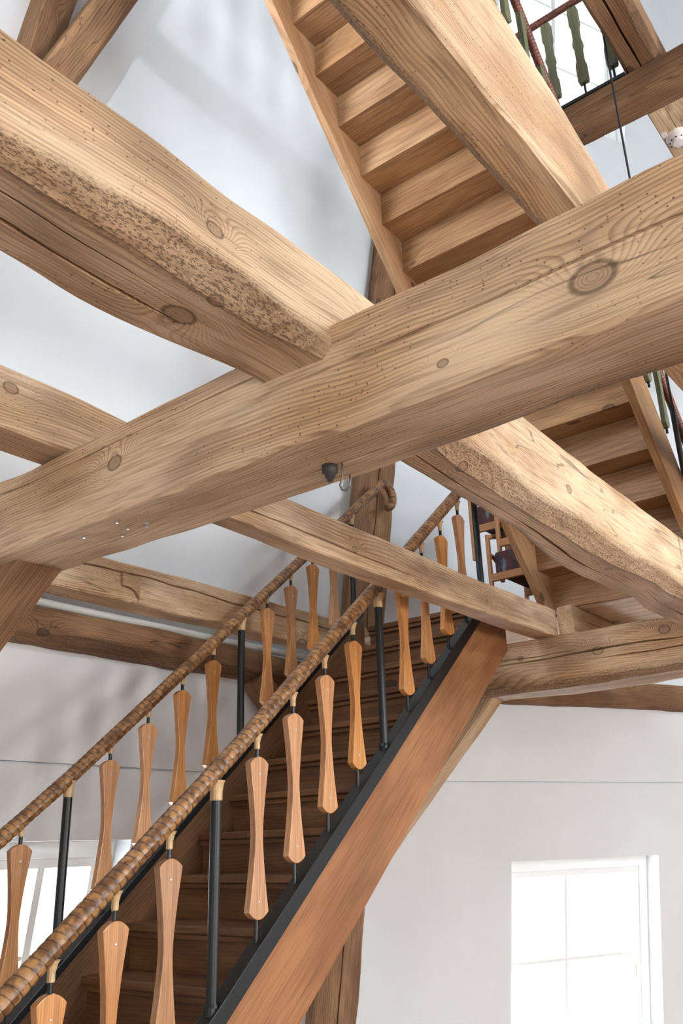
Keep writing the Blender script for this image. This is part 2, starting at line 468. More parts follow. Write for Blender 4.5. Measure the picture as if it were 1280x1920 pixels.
# ------------------------------------------------------------------ hewn timbers
def timber(name, stations, axis, side, up, cham=0.015, wob=0.008, step=0.05, mat='timber', cracks=(), wane=None, parent=None, seed=None, org=Vector((0, 0, 0)), off=None):
    """Hewn beam. stations: (s, side0, side1, up0, up1) measured from org along axis/side/up.
    cracks: (face 0 bottom,1 side1,2 top,3 side0, t on face, s0, s1, width, depth, wander). wane: dict corner -> (chamfer, s0, s1)
    corners: 0 = side0/up0, 1 = side1/up0, 2 = side1/up1, 3 = side0/up1."""
    sd = seed if seed is not None else random.uniform(0, 500)
    s_a, s_b = stations[0][0], stations[-1][0]
    n = max(4, int((s_b - s_a) / step))
    ss = [s_a + (s_b - s_a) * i / n for i in range(n + 1)]
    def interp(s):
        for a, b in zip(stations, stations[1:]):
            if s <= b[0] or b is stations[-1]:
                t = max(0, min(1, (s - a[0]) / (b[0] - a[0])))
                t = t * t * (3 - 2 * t)
                return [a[k] + (b[k] - a[k]) * t for k in range(1, 5)]
    def nz(s, k, f=1.6):
        return noise.noise(Vector((s * f + sd, k * 7.3, sd * 0.37)))
    off = off if off is not None else rnd_off()
    verts, gc, wn = [], [], []
    # parametrised columns for every face
    cols = []
    NF = 7
    for face in range(4):
        ts = [i / NF for i in range(NF + 1)]
        for ci, c in enumerate(cracks):
            if c[0] == face:
                ts = [t for t in ts if isinstance(t, tuple) or abs(t - c[1]) > 0.05]
                ts += [('c', ci, -1), ('c', ci, 0), ('c', ci, 1)]
        ts.sort(key=lambda t: t if not isinstance(t, tuple) else cracks[t[1]][1] + t[2] * 0.01)
        cols.append(ts)
    ring_n = None
    for s in ss:
        a0, a1, b0, b1 = interp(s)
        cor = []
        for k, (sx, sy) in enumerate(((a0, b0), (a1, b0), (a1, b1), (a0, b1))):
            e = wob * (nz(s, k) * 1.1 + nz(s, k + 20, 5.0) * 0.5)
            e2 = wob * (nz(s, k + 9) * 1.1 + nz(s, k + 31, 5.0) * 0.5)
            cor.append((sx + e, sy + e2))
        ring = []
        for face in range(4):
            p, q = cor[face], cor[(face + 1) % 4]
            ln = math.hypot(q[0] - p[0], q[1] - p[1])
            dx, dy = (q[0] - p[0]) / ln, (q[1] - p[1]) / ln
            inx, iny = -dy, dx
            def chv(c):
                v = cham * (1 + 0.7 * nz(s, c + 50, 2.3))
                if wane and c in wane:
                    for wc, w0, w1 in (wane[c] if isinstance(wane[c], list) else [wane[c]]):
                        m = max(0, min(1, (s - w0) / 0.35)) * max(0, min(1, (w1 - s) / 0.35))
                        v += wc * m * (1 + 0.6 * nz(s, c + 70, 1.4))
                return max(0.002, v)
            ch0, ch1 = chv(face), chv((face + 1) % 4)
            for t in cols[face]:
                dep, isw = 0.0, 0.0
                if isinstance(t, tuple):
                    c = cracks[t[1]]
                    env = 0.0
                    if c[2] < s < c[3]:
                        env = min(1, (s - c[2]) / 0.25, (c[3] - s) / 0.25)
                    wd = c[4] * (0.35 + 0.65 * env)
                    tv = c[1] + c[6] * (nz(s, 90 + t[1], 1.1) + 0.35 * nz(s, 95 + t[1], 4.5)) + t[2] * (wd + 0.0005) / ln
                    if t[2] == 0: dep = c[5] * env
                else:
                    tv = t
                    for c in cracks:
                        if c[0] == face:
                            tv += c[6] * (nz(s, 90 + cracks.index(c), 1.1)) * max(0, 1 - abs(t - c[1]) / max(0.05, (c[1] if t < c[1] else 1 - c[1])))
                d = ch0 + (ln - ch0 - ch1) * tv
                isw = 1.0 if (tv < 0.001 and wane and face in wane) or (tv > 0.999 and wane and (face + 1) % 4 in wane) else 0.0
                if isw:
                    c = face if tv < 0.5 else (face + 1) % 4
                    isw = min(1.0, max(0.0, (chv(c) - cham * 1.6) / max(1e-4, (wane[c][0][0] if isinstance(wane[c], list) else wane[c][0]) * 0.5)))
                u_ = p[0] + dx * d + inx * (dep)
                v_ = p[1] + dy * d + iny * (dep)
                sr = wob * 0.35 * noise.noise(Vector((s * 6 + sd, u_ * 14, v_ * 14)))
                u_ += inx * sr
                v_ += iny * sr
                ring.append((u_, v_, isw))
        ring_n = len(ring)
        for u_, v_, isw in ring:
            verts.append(org + axis * s + side * u_ + up * v_)
            gc.append((s + off.x, u_ + off.y, v_ + off.z))
            wn.append(isw)
    faces = []
    for i in range(len(ss) - 1):
        for k in range(ring_n):
            k2 = (k + 1) % ring_n
            faces.append((i * ring_n + k, i * ring_n + k2, (i + 1) * ring_n + k2, (i + 1) * ring_n + k))
    # end caps as fans
    for i, flip in ((0, True), (len(ss) - 1, False)):
        idx = [i * ring_n + k for k in range(ring_n)]
        cen = sum((verts[j] for j in idx), Vector()) / ring_n
        verts.append(cen)
        g = Vector((0, 0, 0))
        for j in idx: g += Vector(gc[j])
        g /= ring_n
        gc.append(tuple(g)); wn.append(0.0)
        ci = len(verts) - 1
        for k in range(ring_n):
            a, b = idx[k], idx[(k + 1) % ring_n]
            faces.append((ci, b, a) if flip else (ci, a, b))
    me = mesh(name, verts, faces, gc, wn)
    bm = bmesh.new(); bm.from_mesh(me)
    bmesh.ops.recalc_face_normals(bm, faces=bm.faces)
    bm.to_mesh(me); bm.free()
    o = link(name, me, mat, parent, smooth=True)
    me.set_sharp_from_angle(angle=math.radians(38))
    return o

# ================================================================== the shell
LEAN, ZREF, ZTOP, ZBOT = 0.17, 2.68, 13.0, -0.6
CORN = [Vector(c) for c in ((-1.24, 1.61), (1.80, 4.65), (6.32, 4.65), (10.49, 2.706), (12.03, -1.52), (10.2, -5.2), (6.2, -6.7), (1.6, -6.3), (-1.9, -4.1), (-3.1, -1.0))]
NFAC = len(CORN)
class Facet:
    def __init__(s, a, b):
        s.a, s.b = a, b
        s.t = (b - a).normalized()
        s.n = Vector((-s.t.y, s.t.x))               # outward
        s.len = (b - a).length
    def at(s, u, z, out=0.0):
        d = -LEAN * (z - ZREF) + out
        p = s.a + s.t * u + s.n * d
        return Vector((p.x, p.y, z))
def corner_u(fa, fb, z):
    """where facet fb is met, measured along fa, at height z"""
    pa = fa.a + fa.n * (-LEAN * (z - ZREF))
    pb = fb.a + fb.n * (-LEAN * (z - ZREF))
    den = fa.t.x * fb.t.y - fa.t.y * fb.t.x
    d = pb - pa
    return (d.x * fb.t.y - d.y * fb.t.x) / den
FAC = [Facet(CORN[i], CORN[(i + 1) % NFAC]) for i in range(NFAC)]

def wall(name, i, windows=(), joint=True):
    f = FAC[i]
    zs = {ZBOT, ZTOP}
    for wdw in windows: zs |= {wdw[2], wdw[3]}
    if joint: zs |= {2.002, 2.015}
    zs |= {0.5 + 1.5 * k for k in range(8)}
    zs = sorted(zs)
    lo = lambda z: corner_u(f, FAC[i - 1], z)
    hi = lambda z: corner_u(f, FAC[(i + 1) % NFAC], z)
    verts, faces = [], []
    def cell(u0, u1, z0, z1, out0):
        b = len(verts)
        for o in (out0, 0.34):
            for (uu, z) in ((u0(z0), z0), (u1(z0), z0), (u1(z1), z1), (u0(z1), z1)):
                verts.append(f.at(uu, z, o))
        for q in ((0, 1, 2, 3), (7, 6, 5, 4), (0, 4, 5, 1), (1, 5, 6, 2), (2, 6, 7, 3), (3, 7, 4, 0)):
            faces.append(tuple(b + k for k in q))
    for z0, z1 in zip(zs, zs[1:]):
        cuts = [wdw for wdw in windows if wdw[2] - 1e-6 <= z0 and z1 <= wdw[3] + 1e-6]
        out0 = 0.04 if joint and abs(z0 - 2.002) < 1e-6 else 0.0
        left = lo
        for wdw in cuts:
            cell(left, (lambda z, v=wdw[0]: v), z0, z1, out0)
            left = (lambda z, v=wdw[1]: v)
        cell(left, hi, z0, z1, out0)
    me = mesh(name, verts, faces)
    bm = bmesh.new(); bm.from_mesh(me); bmesh.ops.recalc_face_normals(bm, faces=bm.faces); bm.to_mesh(me); bm.free()
    return tag(link(name, me, 'plaster'), kind='structure')

WIN_L = (1.02, 2.09, -0.05, 1.572)       # on the long facet: from, to, sill, head
WIN_R = (1.56, 3.42, -0.35, 1.305)
WIN_U = (1.30, 3.22, 9.35, 11.9)
WNAMES = ['wall_left', 'wall_back', 'wall_right', 'wall_far_right', 'wall_east', 'wall_southeast', 'wall_south', 'wall_southwest', 'wall_west', 'wall_northwest']
for i_, nm_ in enumerate(WNAMES):
    wall(nm_, i_, sorted(d[1:5] for d in DAYLIGHT if d[0] == i_), i_ < 4)
for d in DAYLIGHT:                        # the sky light that each window lets in
    f_ = FAC[d[0]]
    lt = D.lights.new('window_daylight', 'AREA')
    lt.shape = 'RECTANGLE'
    lt.size, lt.size_y = d[2] - d[1] - 0.1, d[4] - d[3] - 0.1
    lt.energy = d[5] * DAY
    lt.color = d[6]
    lo_ = D.objects.new('window_daylight', lt)
    COL.objects.link(lo_)
    zc = (d[3] + d[4]) / 2
    lo_.location = f_.at((d[1] + d[2]) / 2, zc, 0.36)
    nrm = Vector((-f_.n.x, -f_.n.y, -LEAN))
    lo_.rotation_euler = nrm.to_track_quat('-Z', 'Y').to_euler()
roof = [FAC[i].at(corner_u(FAC[i], FAC[(i + 1) % NFAC], ZTOP), ZTOP) for i in range(NFAC)]
tag(link('ceiling_high', prism('ceiling_high', roof, Vector((0, 0, 0.2)), 0), 'plaster'), kind='structure')

def window(name, i, wdw, mull, rails, depth=0.15, fw=0.10, handle=None):
    f = FAC[i]
    u0, u1, z0, z1 = wdw
    root = empty(name, f.at((u0 + u1) / 2, z0, depth))
    tag(root, kind='structure')
    def piece(nm, a, b, c, d, o0, o1, mat='white', bev=0.004, par=root):
        v = [f.at(u, z, o) for u in (a, b) for z in (c, d) for o in (o0, o1)]
        return link(nm, bevel_mesh(nm, v, BOXF, bev), mat, par)
    o0, o1 = depth, depth + 0.07
    piece('frame_head', u0, u1, z1 - fw, z1, o0, o1)
    piece('frame_sill', u0, u1, z0, z0 + fw, o0, o1)
    piece('frame_jamb', u0, u0 + fw, z0 + fw, z1 - fw, o0, o1)
    piece('frame_jamb', u1 - fw, u1, z0 + fw, z1 - fw, o0, o1)
    a, b, c, d = u0 + fw, u1 - fw, z0 + fw, z1 - fw
    sw = 0.055
    p0, p1 = depth + 0.015, depth + 0.06
    piece('sash_rail', a, b, d - sw, d, p0, p1)
    piece('sash_rail', a, b, c, c + sw, p0, p1)
    piece('sash_stile', a, a + sw, c + sw, d - sw, p0, p1)
    piece('sash_stile', b - sw, b, c + sw, d - sw, p0, p1)
    us = [a + sw] + [v for m_, wd in mull for v in (m_ - wd / 2, m_ + wd / 2)] + [b - sw]
    zz = [c + sw] + [v for r_ in rails for v in (r_ - 0.014, r_ + 0.014)] + [d - sw]
    for m_, wd in mull:
        piece('mullion', m_ - wd / 2, m_ + wd / 2, c + sw, d - sw, p0, p1, bev=0.003)
    for k in range(0, len(us), 2):
        for r_ in rails:
            piece('glazing_bar', us[k], us[k + 1], r_ - 0.014, r_ + 0.014, p0 + 0.005, p1 - 0.005, bev=0.003)
        for q in range(0, len(zz), 2):
            piece('pane', us[k], us[k + 1], zz[q], zz[q + 1], depth + 0.034, depth + 0.040, 'glass', 0)
    if handle:
        hu, hz = handle
        h = piece('handle', hu - 0.012, hu + 0.012, hz - 0.13, hz, depth - 0.045, depth - 0.025, 'plastic', 0.006)
        piece('handle_plate', hu - 0.016, hu + 0.016, hz - 0.05, hz + 0.03, depth - 0.004, depth + 0.014, 'plastic', 0.004, h)
        piece('handle_neck', hu - 0.009, hu + 0.009, hz - 0.02, hz, depth - 0.03, depth + 0.0, 'plastic', 0.003, h)
    return root
window('window_1', 1, WIN_L, [(1.57, 0.05)], [0.92], 0.16)
window('window_2', 2, WIN_R, [(2.36, 0.03)], [0.40], 0.17, handle=(3.20, 0.30))
window('window_3', 2, WIN_U, [(2.26, 0.06)], [10.2, 11.0], 0.15)
for n_, d in enumerate(DAYLIGHT[:6]):
    window('window_%d' % (n_ + 4), d[0], d[1:5], [((d[1] + d[2]) / 2, 0.05)], [(d[3] + d[4]) / 2], 0.15)

# ground floor: boards over the whole room, most of them only ever seen from another angle
fl = empty('floor', (3, 1, -0.6))
tag(fl, kind='structure')
FP = [FAC[i].at(corner_u(FAC[i], FAC[(i + 1) % NFAC], -0.6), -0.6) for i in range(NFAC)]
def span(y):
    xs = []
    for p, q in zip(FP, FP[1:] + FP[:1]):
        if (p.y - y) * (q.y - y) < 0:
            xs.append(p.x + (q.x - p.x) * (y - p.y) / (q.y - p.y))
    return (min(xs), max(xs)) if len(xs) >= 2 else None
y0 = -7.2
while y0 < 5.2:
    sp = [v for v in (span(y0 + 0.01), span(y0 + 0.35)) if v]
    if sp:
        link('floor_board', box('floor_board', (max(v[0] for v in sp), y0, -0.62), (min(v[1] for v in sp), y0 + 0.354, -0.585), 0.003, (X, Y, Z)), 'floor', fl)
    y0 += 0.36

# upper floor seen from below: pale planks across the joists
ceil_ = empty('ceiling', (6.5, 2.2, 2.955))
tag(ceil_, kind='structure')
k = 0
xx = 5.515
while xx < 8.6:
    link('plank', box('plank', (xx, -1.2, 2.955), (xx + 0.108, 2.36, 2.99), 0.004, (Y, X, Z)), 'plank', ceil_)
    xx += 0.112
xx = 5.33
while xx < 7.4:
    link('plank', box('plank', (xx, 2.50, 2.955), (xx + 0.108, 3.98, 2.99), 0.004, (Y, X, Z)), 'plank', ceil_)
    xx += 0.112
link('floor_topping', box('floor_topping', (5.515, -1.2, 2.992), (8.6, 3.98, 3.05), 0.004, (Y, X, Z)), 'floor', ceil_)

# ================================================================== big timbers
def beam(name, label, *a, **kw):
    return tag(timber(name, *a, **kw), label, 'beam')

main = beam('tie_beam', 'large pale hewn beam crossing the whole picture from low edge to upper corner, hook beneath',
     [(-6.2, 1.457, 1.715, 2.42, 2.725), (0.3, 1.452, 1.712, 2.42, 2.722), (0.9, 1.457, 1.715, 2.415, 2.716), (1.6, 1.457, 1.722, 2.42, 2.716), (2.3, 1.457, 1.705, 2.425, 2.712), (4.1, 1.46, 1.715, 2.42, 2.72)],
     Y, X, Z, cham=0.010, wob=0.010, cracks=((3, 0.42, -1.0, 1.5, 0.004, 0.012, 0.05), (0, 0.62, 0.9, 3.6, 0.004, 0.014, 0.06), (3, 0.16, 1.0, 2.9, 0.003, 0.010, 0.03)),
     wane={1: (0.012, 0.2, 1.0)}, seed=11.0, mat='timber_tie', off=OFFS)
beam2 = beam('header_beam', 'wide cracked beam that carries the stair top, behind the smaller joists',
     [(-6.4, 5.33, 5.66, 2.42, 2.74), (1.6, 5.33, 5.66, 2.42, 2.745), (2.4, 5.33, 5.66, 2.415, 2.752), (3.05, 5.33, 5.64, 2.42, 2.755), (3.98, 5.33, 5.62, 2.42, 2.75)],
     Y, X, Z, cham=0.012, wob=0.012, cracks=((3, 0.45, 1.5, 2.9, 0.007, 0.03, 0.05), (3, 0.62, 1.2, 2.2, 0.005, 0.02, 0.03), (3, 0.36, 2.2, 3.1, 0.004, 0.02, 0.03)), wane={0: (0.018, 1.0, 3.4)}, seed=23.0, mat='timber_header', off=OFFS)
beamA = beam('floor_beam', 'heavy beam lying over the tie beam with split underside and gnawed edge',
     [(-1.25, 1.150, 1.410, 2.622, 2.878), (0.55, 1.150, 1.405, 2.624, 2.877), (1.0, 1.146, 1.425, 2.626, 2.880), (1.42, 1.150, 1.392, 2.626, 2.886), (2.05, 1.20, 1.395, 2.620, 2.93), (2.9, 1.252, 1.44, 2.622, 2.985), (3.6, 1.262, 1.52, 2.622, 2.985), (4.3, 1.250, 1.485, 2.62, 2.962), (5.0, 1.25, 1.515, 2.626, 2.95), (7.6, 1.26, 1.52, 2.63, 2.95)],
     X, Y, Z, cham=0.012, wob=0.011, cracks=((0, 0.60, 0.4, 1.43, 0.008, 0.03, 0.09), (0, 0.58, 1.9, 5.6, 0.010, 0.04, 0.10), (0, 0.30, 0.2, 1.1, 0.004, 0.015, 0.04)), wane={0: [(0.032, -0.9, 1.6), (0.040, 1.85, 4.6)], 1: (0.015, 1.0, 4.5)}, seed=35.0, mat='timber_floor_beam', off=OFFS)
beamS = beam('trimmer_joist', 'slender pale joist in front of the stair top, notched along its upper edge',
     [(0.6, 2.255, 2.42, 2.716, 2.93), (1.4, 2.255, 2.418, 2.716, 2.918), (2.3, 2.305, 2.408, 2.716, 2.90), (3.1, 2.332, 2.465, 2.716, 2.905), (4.1, 2.366, 2.482, 2.722, 2.915), (5.20, 2.380, 2.525, 2.745, 2.935), (5.37, 2.382, 2.53, 2.748, 2.938)],
     X, Y, Z, cham=0.006, wob=0.006, cracks=((3, 0.70, 1.9, 3.6, 0.004, 0.015, 0.05),), seed=47.0, mat='timber_trimmer', off=OFFS)
SC3 = 1.6                                   # higher up and farther off than the tie beam
def j3(x, y0, y1, z0, z1):
    return (x * SC3, y0 * SC3, y1 * SC3, 1.5 + (z0 - 1.5) * SC3, 1.5 + (z1 - 1.5) * SC3)
beamC = beam('lit_joist', 'tall narrow beam with bright side slanting down across the upper stair behind the tie beam',
     [j3(-0.9, 0.487, 0.598, 2.716, 3.06), j3(0.9, 0.487, 0.600, 2.716, 3.045), j3(1.3, 0.487, 0.588, 2.716, 2.985), j3(1.72, 0.487, 0.592, 2.716, 2.925), j3(2.6, 0.487, 0.592, 2.716, 2.92), j3(6.6, 0.487, 0.592, 2.716, 2.92)],
     X, Y, Z, cham=0.012, wob=0.010, wane={1: (0.02, 0.9, 2.7)}, seed=52.0)
beamW = beam('wall_joist', 'long joist along the white wall with a carved patch and a crooked split',
     [(1.75, 4.12, 4.30, 2.90, 3.14), (3.4, 4.12, 4.30, 2.90, 3.14), (5.9, 4.10, 4.29, 2.89, 3.135)],
     X, Y, Z, cham=0.010, wob=0.011, cracks=((3, 0.32, 2.2, 5.2, 0.006, 0.025, 0.12),), seed=61.0)
girtL = beam('wall_girt', 'dark brown girt fixed to the white wall below the white pipe',
     [(1.98, 4.47, 4.66, 2.668, 2.872), (4.2, 4.47, 4.66, 2.672, 2.878), (6.28, 4.47, 4.66, 2.668, 2.87)],
     X, Y, Z, cham=0.02, wob=0.014, mat='timber_brown', wane={0: (0.03, 1.9, 6.2)}, seed=72.0)
tR = FAC[2].t; nR = FAC[2].n
girtR = beam('far_girt', 'dark brown girt on the wall above the bright window behind the header beam',
     [(0.0, -0.10, 0.06, 2.715, 2.985), (4.56, -0.10, 0.06, 2.735, 2.985)],
     Vector((tR.x, tR.y, 0)), Vector((nR.x, nR.y, 0)), Z, cham=0.012, wob=0.012, mat='timber_brown', org=Vector((6.30, 4.60, 0)), seed=83.0)

stub = beam('short_joist', 'short joist end beside the slender joist under the pale planks',
     [(5.375, 2.262, 2.372, 2.752, 2.948), (7.4, 2.262, 2.372, 2.752, 2.948)], X, Y, Z, cham=0.006, wob=0.006, cracks=((3, 0.45, 5.4, 7.0, 0.004, 0.012, 0.10),), seed=91.0)

# leaning corner posts and braces
def strut(name, label, p0, p1, w_, d_, side, cat, mat='timber_brown', mids=(), **kw):
    p0, p1 = Vector(p0), Vector(p1)
    ax = (p1 - p0).normalized()
    sd_ = Vector(side)
    sd_ = (sd_ - ax * sd_.dot(ax)).normalized()
    u_ = ax.cross(sd_)
    L = (p1 - p0).length
    st = [(0, -w_ / 2, w_ / 2, -d_ / 2, d_ / 2)] + [(m_[0] * L, -w_ / 2 + m_[1], w_ / 2 + m_[1], -d_ / 2, d_ / 2) for m_ in mids] + [(L, -w_ / 2, w_ / 2, -d_ / 2, d_ / 2)]
    return tag(timber(name, st, ax, sd_, u_, mat=mat, org=p0, **kw), label, cat)
bis = Vector((FAC[1].n + FAC[2].n)).normalized()
tang = Vector((bis.y, -bis.x, 0))
def corner3(z, inset):
    u = corner_u(FAC[1], FAC[2], z)
    p = FAC[1].at(u, z)
    return p - Vector((bis.x, bis.y, 0)) * inset
strut('corner_post', 'weathered leaning post in the wall corner behind both handrails', (5.72, 4.82, -0.585), (5.86, 3.46, 9.5), 0.34, 0.20, (0.86, -0.5, 0), 'post', cham=0.012, wob=0.012,
      cracks=((0, 0.55, 0.5, 8.5, 0.006, 0.02, 0.10), (2, 0.5, 0.5, 8.5, 0.006, 0.02, 0.1)), seed=101.0)
bis2 = Vector((FAC[0].n + FAC[1].n)).normalized()
tang2 = Vector((bis2.y, -bis2.x, 0))
def corner3b(z, inset):
    u = corner_u(FAC[1], FAC[0], z)
    return FAC[1].at(u, z) - Vector((bis2.x, bis2.y, 0)) * inset
strut('dark_corner_post', 'dark post in the upper wall corner, partly behind a diagonal brace', corner3b(-0.58, 0.09), corner3b(10.5, 0.09), 0.26, 0.16, tang2, 'post', cham=0.012, wob=0.012, seed=113.0)
strut('upper_brace', 'brown diagonal brace with figured grain beside the dark corner post', (1.70, 3.98, 4.6), (3.03, 3.45, 8.6), 0.22, 0.16, (1, 0, 0), 'brace', cham=0.03, wob=0.006, seed=127.0)
strut('post_brace', 'diagonal brace running down beneath the end of the header beam', (5.48, 2.985, 2.47), (5.48, 4.32, 1.13), 0.15, 0.16, X, 'brace', mat='timber', cham=0.012, wob=0.006, cracks=((1, 0.5, 0.1, 1.6, 0.005, 0.02, 0.06),), seed=131.0)
strut('tie_brace', 'diagonal brace under the low end of the tie beam at the picture edge', (1.60, 2.60, 2.49), (1.60, 3.95, 1.56), 0.17, 0.18, X, 'brace', cham=0.01, wob=0.006, seed=139.0)
strut('girt_brace', 'knee brace below the dark girt, half hidden by the handrail', (4.72, 4.55, 2.70), (6.05, 4.58, 1.55), 0.17, 0.16, Y, 'brace', mat='timber_brown', cham=0.01, wob=0.006, seed=149.0)

# second-floor timbers high up
B3 = beam('upper_tie_beam', 'brown beam high up under the far balustrade and the blown-out window',
     [(-5.9, 4.64, 4.86, 6.0, 6.205), (1.2, 4.64, 4.86, 6.0, 6.205), (2.3, 4.64, 4.86, 6.0, 6.21)], Y, X, Z, cham=0.012, wob=0.009, mat='timber_brown', seed=157.0, cracks=((3, 0.5, 0.4, 1.6, 0.004, 0.015, 0.04),))
A4 = beam('upper_floor_beam', 'thick split beam lying on the upper beam, cut off by the top edge',
     [(1.5, 0.885, 1.115, 6.205, 6.45), (4.9, 0.885, 1.115, 6.205, 6.45)], X, Y, Z, cham=0.02, wob=0.008, mat='timber_brown', seed=163.0, cracks=((0, 0.55, 2.5, 4.8, 0.012, 0.04, 0.05),), wane={0: (0.02, 2.0, 5.0)})
A5 = beam('detector_beam', 'brown beam behind the upper beam carrying the smoke detector',
     [(4.862, 0.70, 1.08, 6.0, 6.2), (8.6, 0.70, 1.08, 6.0, 6.2)], X, Y, Z, cham=0.01, wob=0.006, mat='timber', seed=171.0, cracks=((0, 0.72, 4.9, 6.5, 0.005, 0.02, 0.05),))

# details let into the timbers
def nailhead(parent, p, axis, r=0.006):
    link('nail_head', lathe('nail_head', p, axis, [(0, r), (0.0015, r), (0.003, r * 0.6)], 10), 'zinc', parent)
for x_, y_ in ((1.524, 2.204), (1.509, 2.024), (1.564, 2.041), (1.596, 2.106), (1.573, 1.962), (1.59, 1.985)):
    nailhead(main, Vector((x_, y_, 2.421)), -Z, 0.007)
link('patch', prism('patch', [Vector((3.125, 4.128, 3.062)), Vector((3.255, 4.128, 3.058)), Vector((3.258, 4.128, 2.925)), Vector((3.225, 4.128, 2.965)), Vector((3.185, 4.128, 2.982)), Vector((3.128, 4.128, 2.985))], Vector((0, -0.034, 0)), 0.003, (X, Y, Z)), 'timber', beamW)

# white pipe over the dark girt
pipe = tag(link('wall_pipe', tube('wall_pipe', [(2.0, 4.515, 2.905), (6.2, 4.515, 2.915)], 0.024, 12), 'white', smooth=True), 'white pipe running along the wall just above the dark girt', 'pipe')

# old hook under the tie beam
hk = tag(empty('beam_hook', (1.62, 1.287, 2.42)), 'small dark fitting with a wire hook under the tie beam', 'hook')
link('fitting_body', lathe('fitting_body', Vector((1.615, 1.288, 2.425)), -Z, [(0, 0.014), (0.003, 0.021), (0.024, 0.021), (0.029, 0.014), (0.038, 0.013), (0.040, 0.009), (0.048, 0.008), (0.050, 0.003)], 20), 'bake', hk, smooth=True)
link('wire_hook', tube('wire_hook', [(1.626, 1.255, 2.425), (1.626, 1.255, 2.40), (1.628, 1.258, 2.385), (1.63, 1.268, 2.365), (1.63, 1.262, 2.35), (1.63, 1.25, 2.345), (1.63, 1.238, 2.352), (1.63, 1.234, 2.37), (1.63, 1.236, 2.385)], 0.0025, 8), 'wire', hk, smooth=True)

# ================================================================== lower staircase
PIT = 0.868
def lift(x): return 0.05 * max(0.0, 2.75 - x)
def foot(x): return 1.881 + PIT * (x - 3.74)
def hand(x, d=0.0): return 1.80 + 0.872 * (x - 2.639) + d
SLOPE = Vector((1, 0, PIT)).normalized()
SNORM = Vector((-PIT, 0, 1)).normalized()
st = tag(empty('lower_staircase', (1.8, 3.3, -0.6)), 'dark worn wooden stair rising from the foreground to the upper floor', 'staircase')
def stringer(nm, y0, th, x0, x1, top, bot, par, mat, zcut):
    xc = 3.74 + (zcut + 0.055 - 1.881) / PIT
    prof = [Vector((x0, y0, top(x0))), Vector((xc, y0, zcut)), Vector((x1, y0, zcut)), Vector((x1, y0, bot(x1))), Vector((x0, y0, bot(x0)))]
    return link(nm, prism(nm, prof, Vector((0, th, 0)), 0.004, (SLOPE, SNORM, Y)), mat, par)
stringer('stringer', 2.74, 0.05, 1.30, 5.328, lambda x: foot(x) - 0.055, lambda x: foot(x) - 0.555, st, 'string', 2.87)
stringer('stringer', 3.89, 0.05, 1.30, 5.25, lambda x: foot(x) - 0.055, lambda x: foot(x) - 0.52, st, 'tread', 3.10)  # same wood as the other stringer; tread tone paints in its shade
for n in range(-7, 11):
    x_, z_ = 2.872 + 0.2414 * n, 0.951 + 0.2109 * n
    t_ = link('tread', box('tread', (x_, 2.785, z_ - 0.038), (x_ + 0.2414 + 0.055, 3.895, z_), 0.010, (Y, X, Z), segs=3), 'tread', st)
    link('nosing_moulding', box('nosing_moulding', (x_ + 0.018, 2.785, z_ - 0.066), (x_ + 0.06, 3.895, z_ - 0.0385), 0.008, (Y, X, Z)), 'tread', t_)
    link('riser', box('riser', (x_ + 0.040, 2.785, z_ - 0.2109), (x_ + 0.060, 3.895, z_ - 0.039), 0, (Y, Z, X)), 'tread', st)

# ------------------------------------------------------------------ rails and balusters
def paddle_mesh(nm, length, wide, waist, thick):
    """baluster blade in its own X (width) - Z (length), thick along Y, arched ends, waisted"""
    half = []
    nseg = 14
    arch = 0.030
    prof = []
    for i in range(9):                                           # arched foot, left to right
        a = -1 + 2 * i / 8
        prof.append((a * wide / 2, arch * a * a if abs(a) < 1 else arch))
    for i in range(1, nseg):
        t = i / nseg
        wv = waist + (wide - waist) * abs(2 * t - 1) ** 1.45
        prof.append((wv / 2, arch + (length - 2 * arch) * t))
    for i in range(9):
        a = 1 - 2 * i / 8
        prof.append((a * wide / 2, length - arch * a * a))
    for i in range(1, nseg):
        t = 1 - i / nseg
        wv = waist + (wide - waist) * abs(2 * t - 1) ** 1.45
        prof.append((-wv / 2, arch + (length - 2 * arch) * t))
    v = [Vector((x, -thick / 2, z)) for x, z in prof]
    bm = bmesh.new()
    lo = [bm.verts.new(p) for p in v]
    hi = [bm.verts.new(p + Vector((0, thick, 0))) for p in v]
    bm.faces.new(lo); bm.faces.new(hi[::-1])
    n_ = len(v)
    for i in range(n_):
        bm.faces.new((lo[i], hi[i], hi[(i + 1) % n_], lo[(i + 1) % n_]))
    bmesh.ops.recalc_face_normals(bm, faces=bm.faces)
    rim = [e for e in bm.edges if abs(e.verts[0].co.y - e.verts[1].co.y) < 1e-6]
    bmesh.ops.bevel(bm, geom=rim, offset=0.003, segments=2, profile=0.6, affect='EDGES', clamp_overlap=True)
    bmesh.ops.triangulate(bm, faces=[f for f in bm.faces if len(f.verts) > 4])
    me = D.meshes.new(nm)
    bm.to_mesh(me); bm.free()
    a = me.attributes.new('gc', 'FLOAT_VECTOR', 'POINT')
    a.data.foreach_set('vector', [c for q in me.vertices for c in (q.co.z + 3, q.co.x + 0.4, q.co.y + 0.2)])
    return me

def part(nm, me, mat, parent, loc=(0, 0, 0)):
    o = link(nm, me, mat, parent)
    o.location = loc
    return o

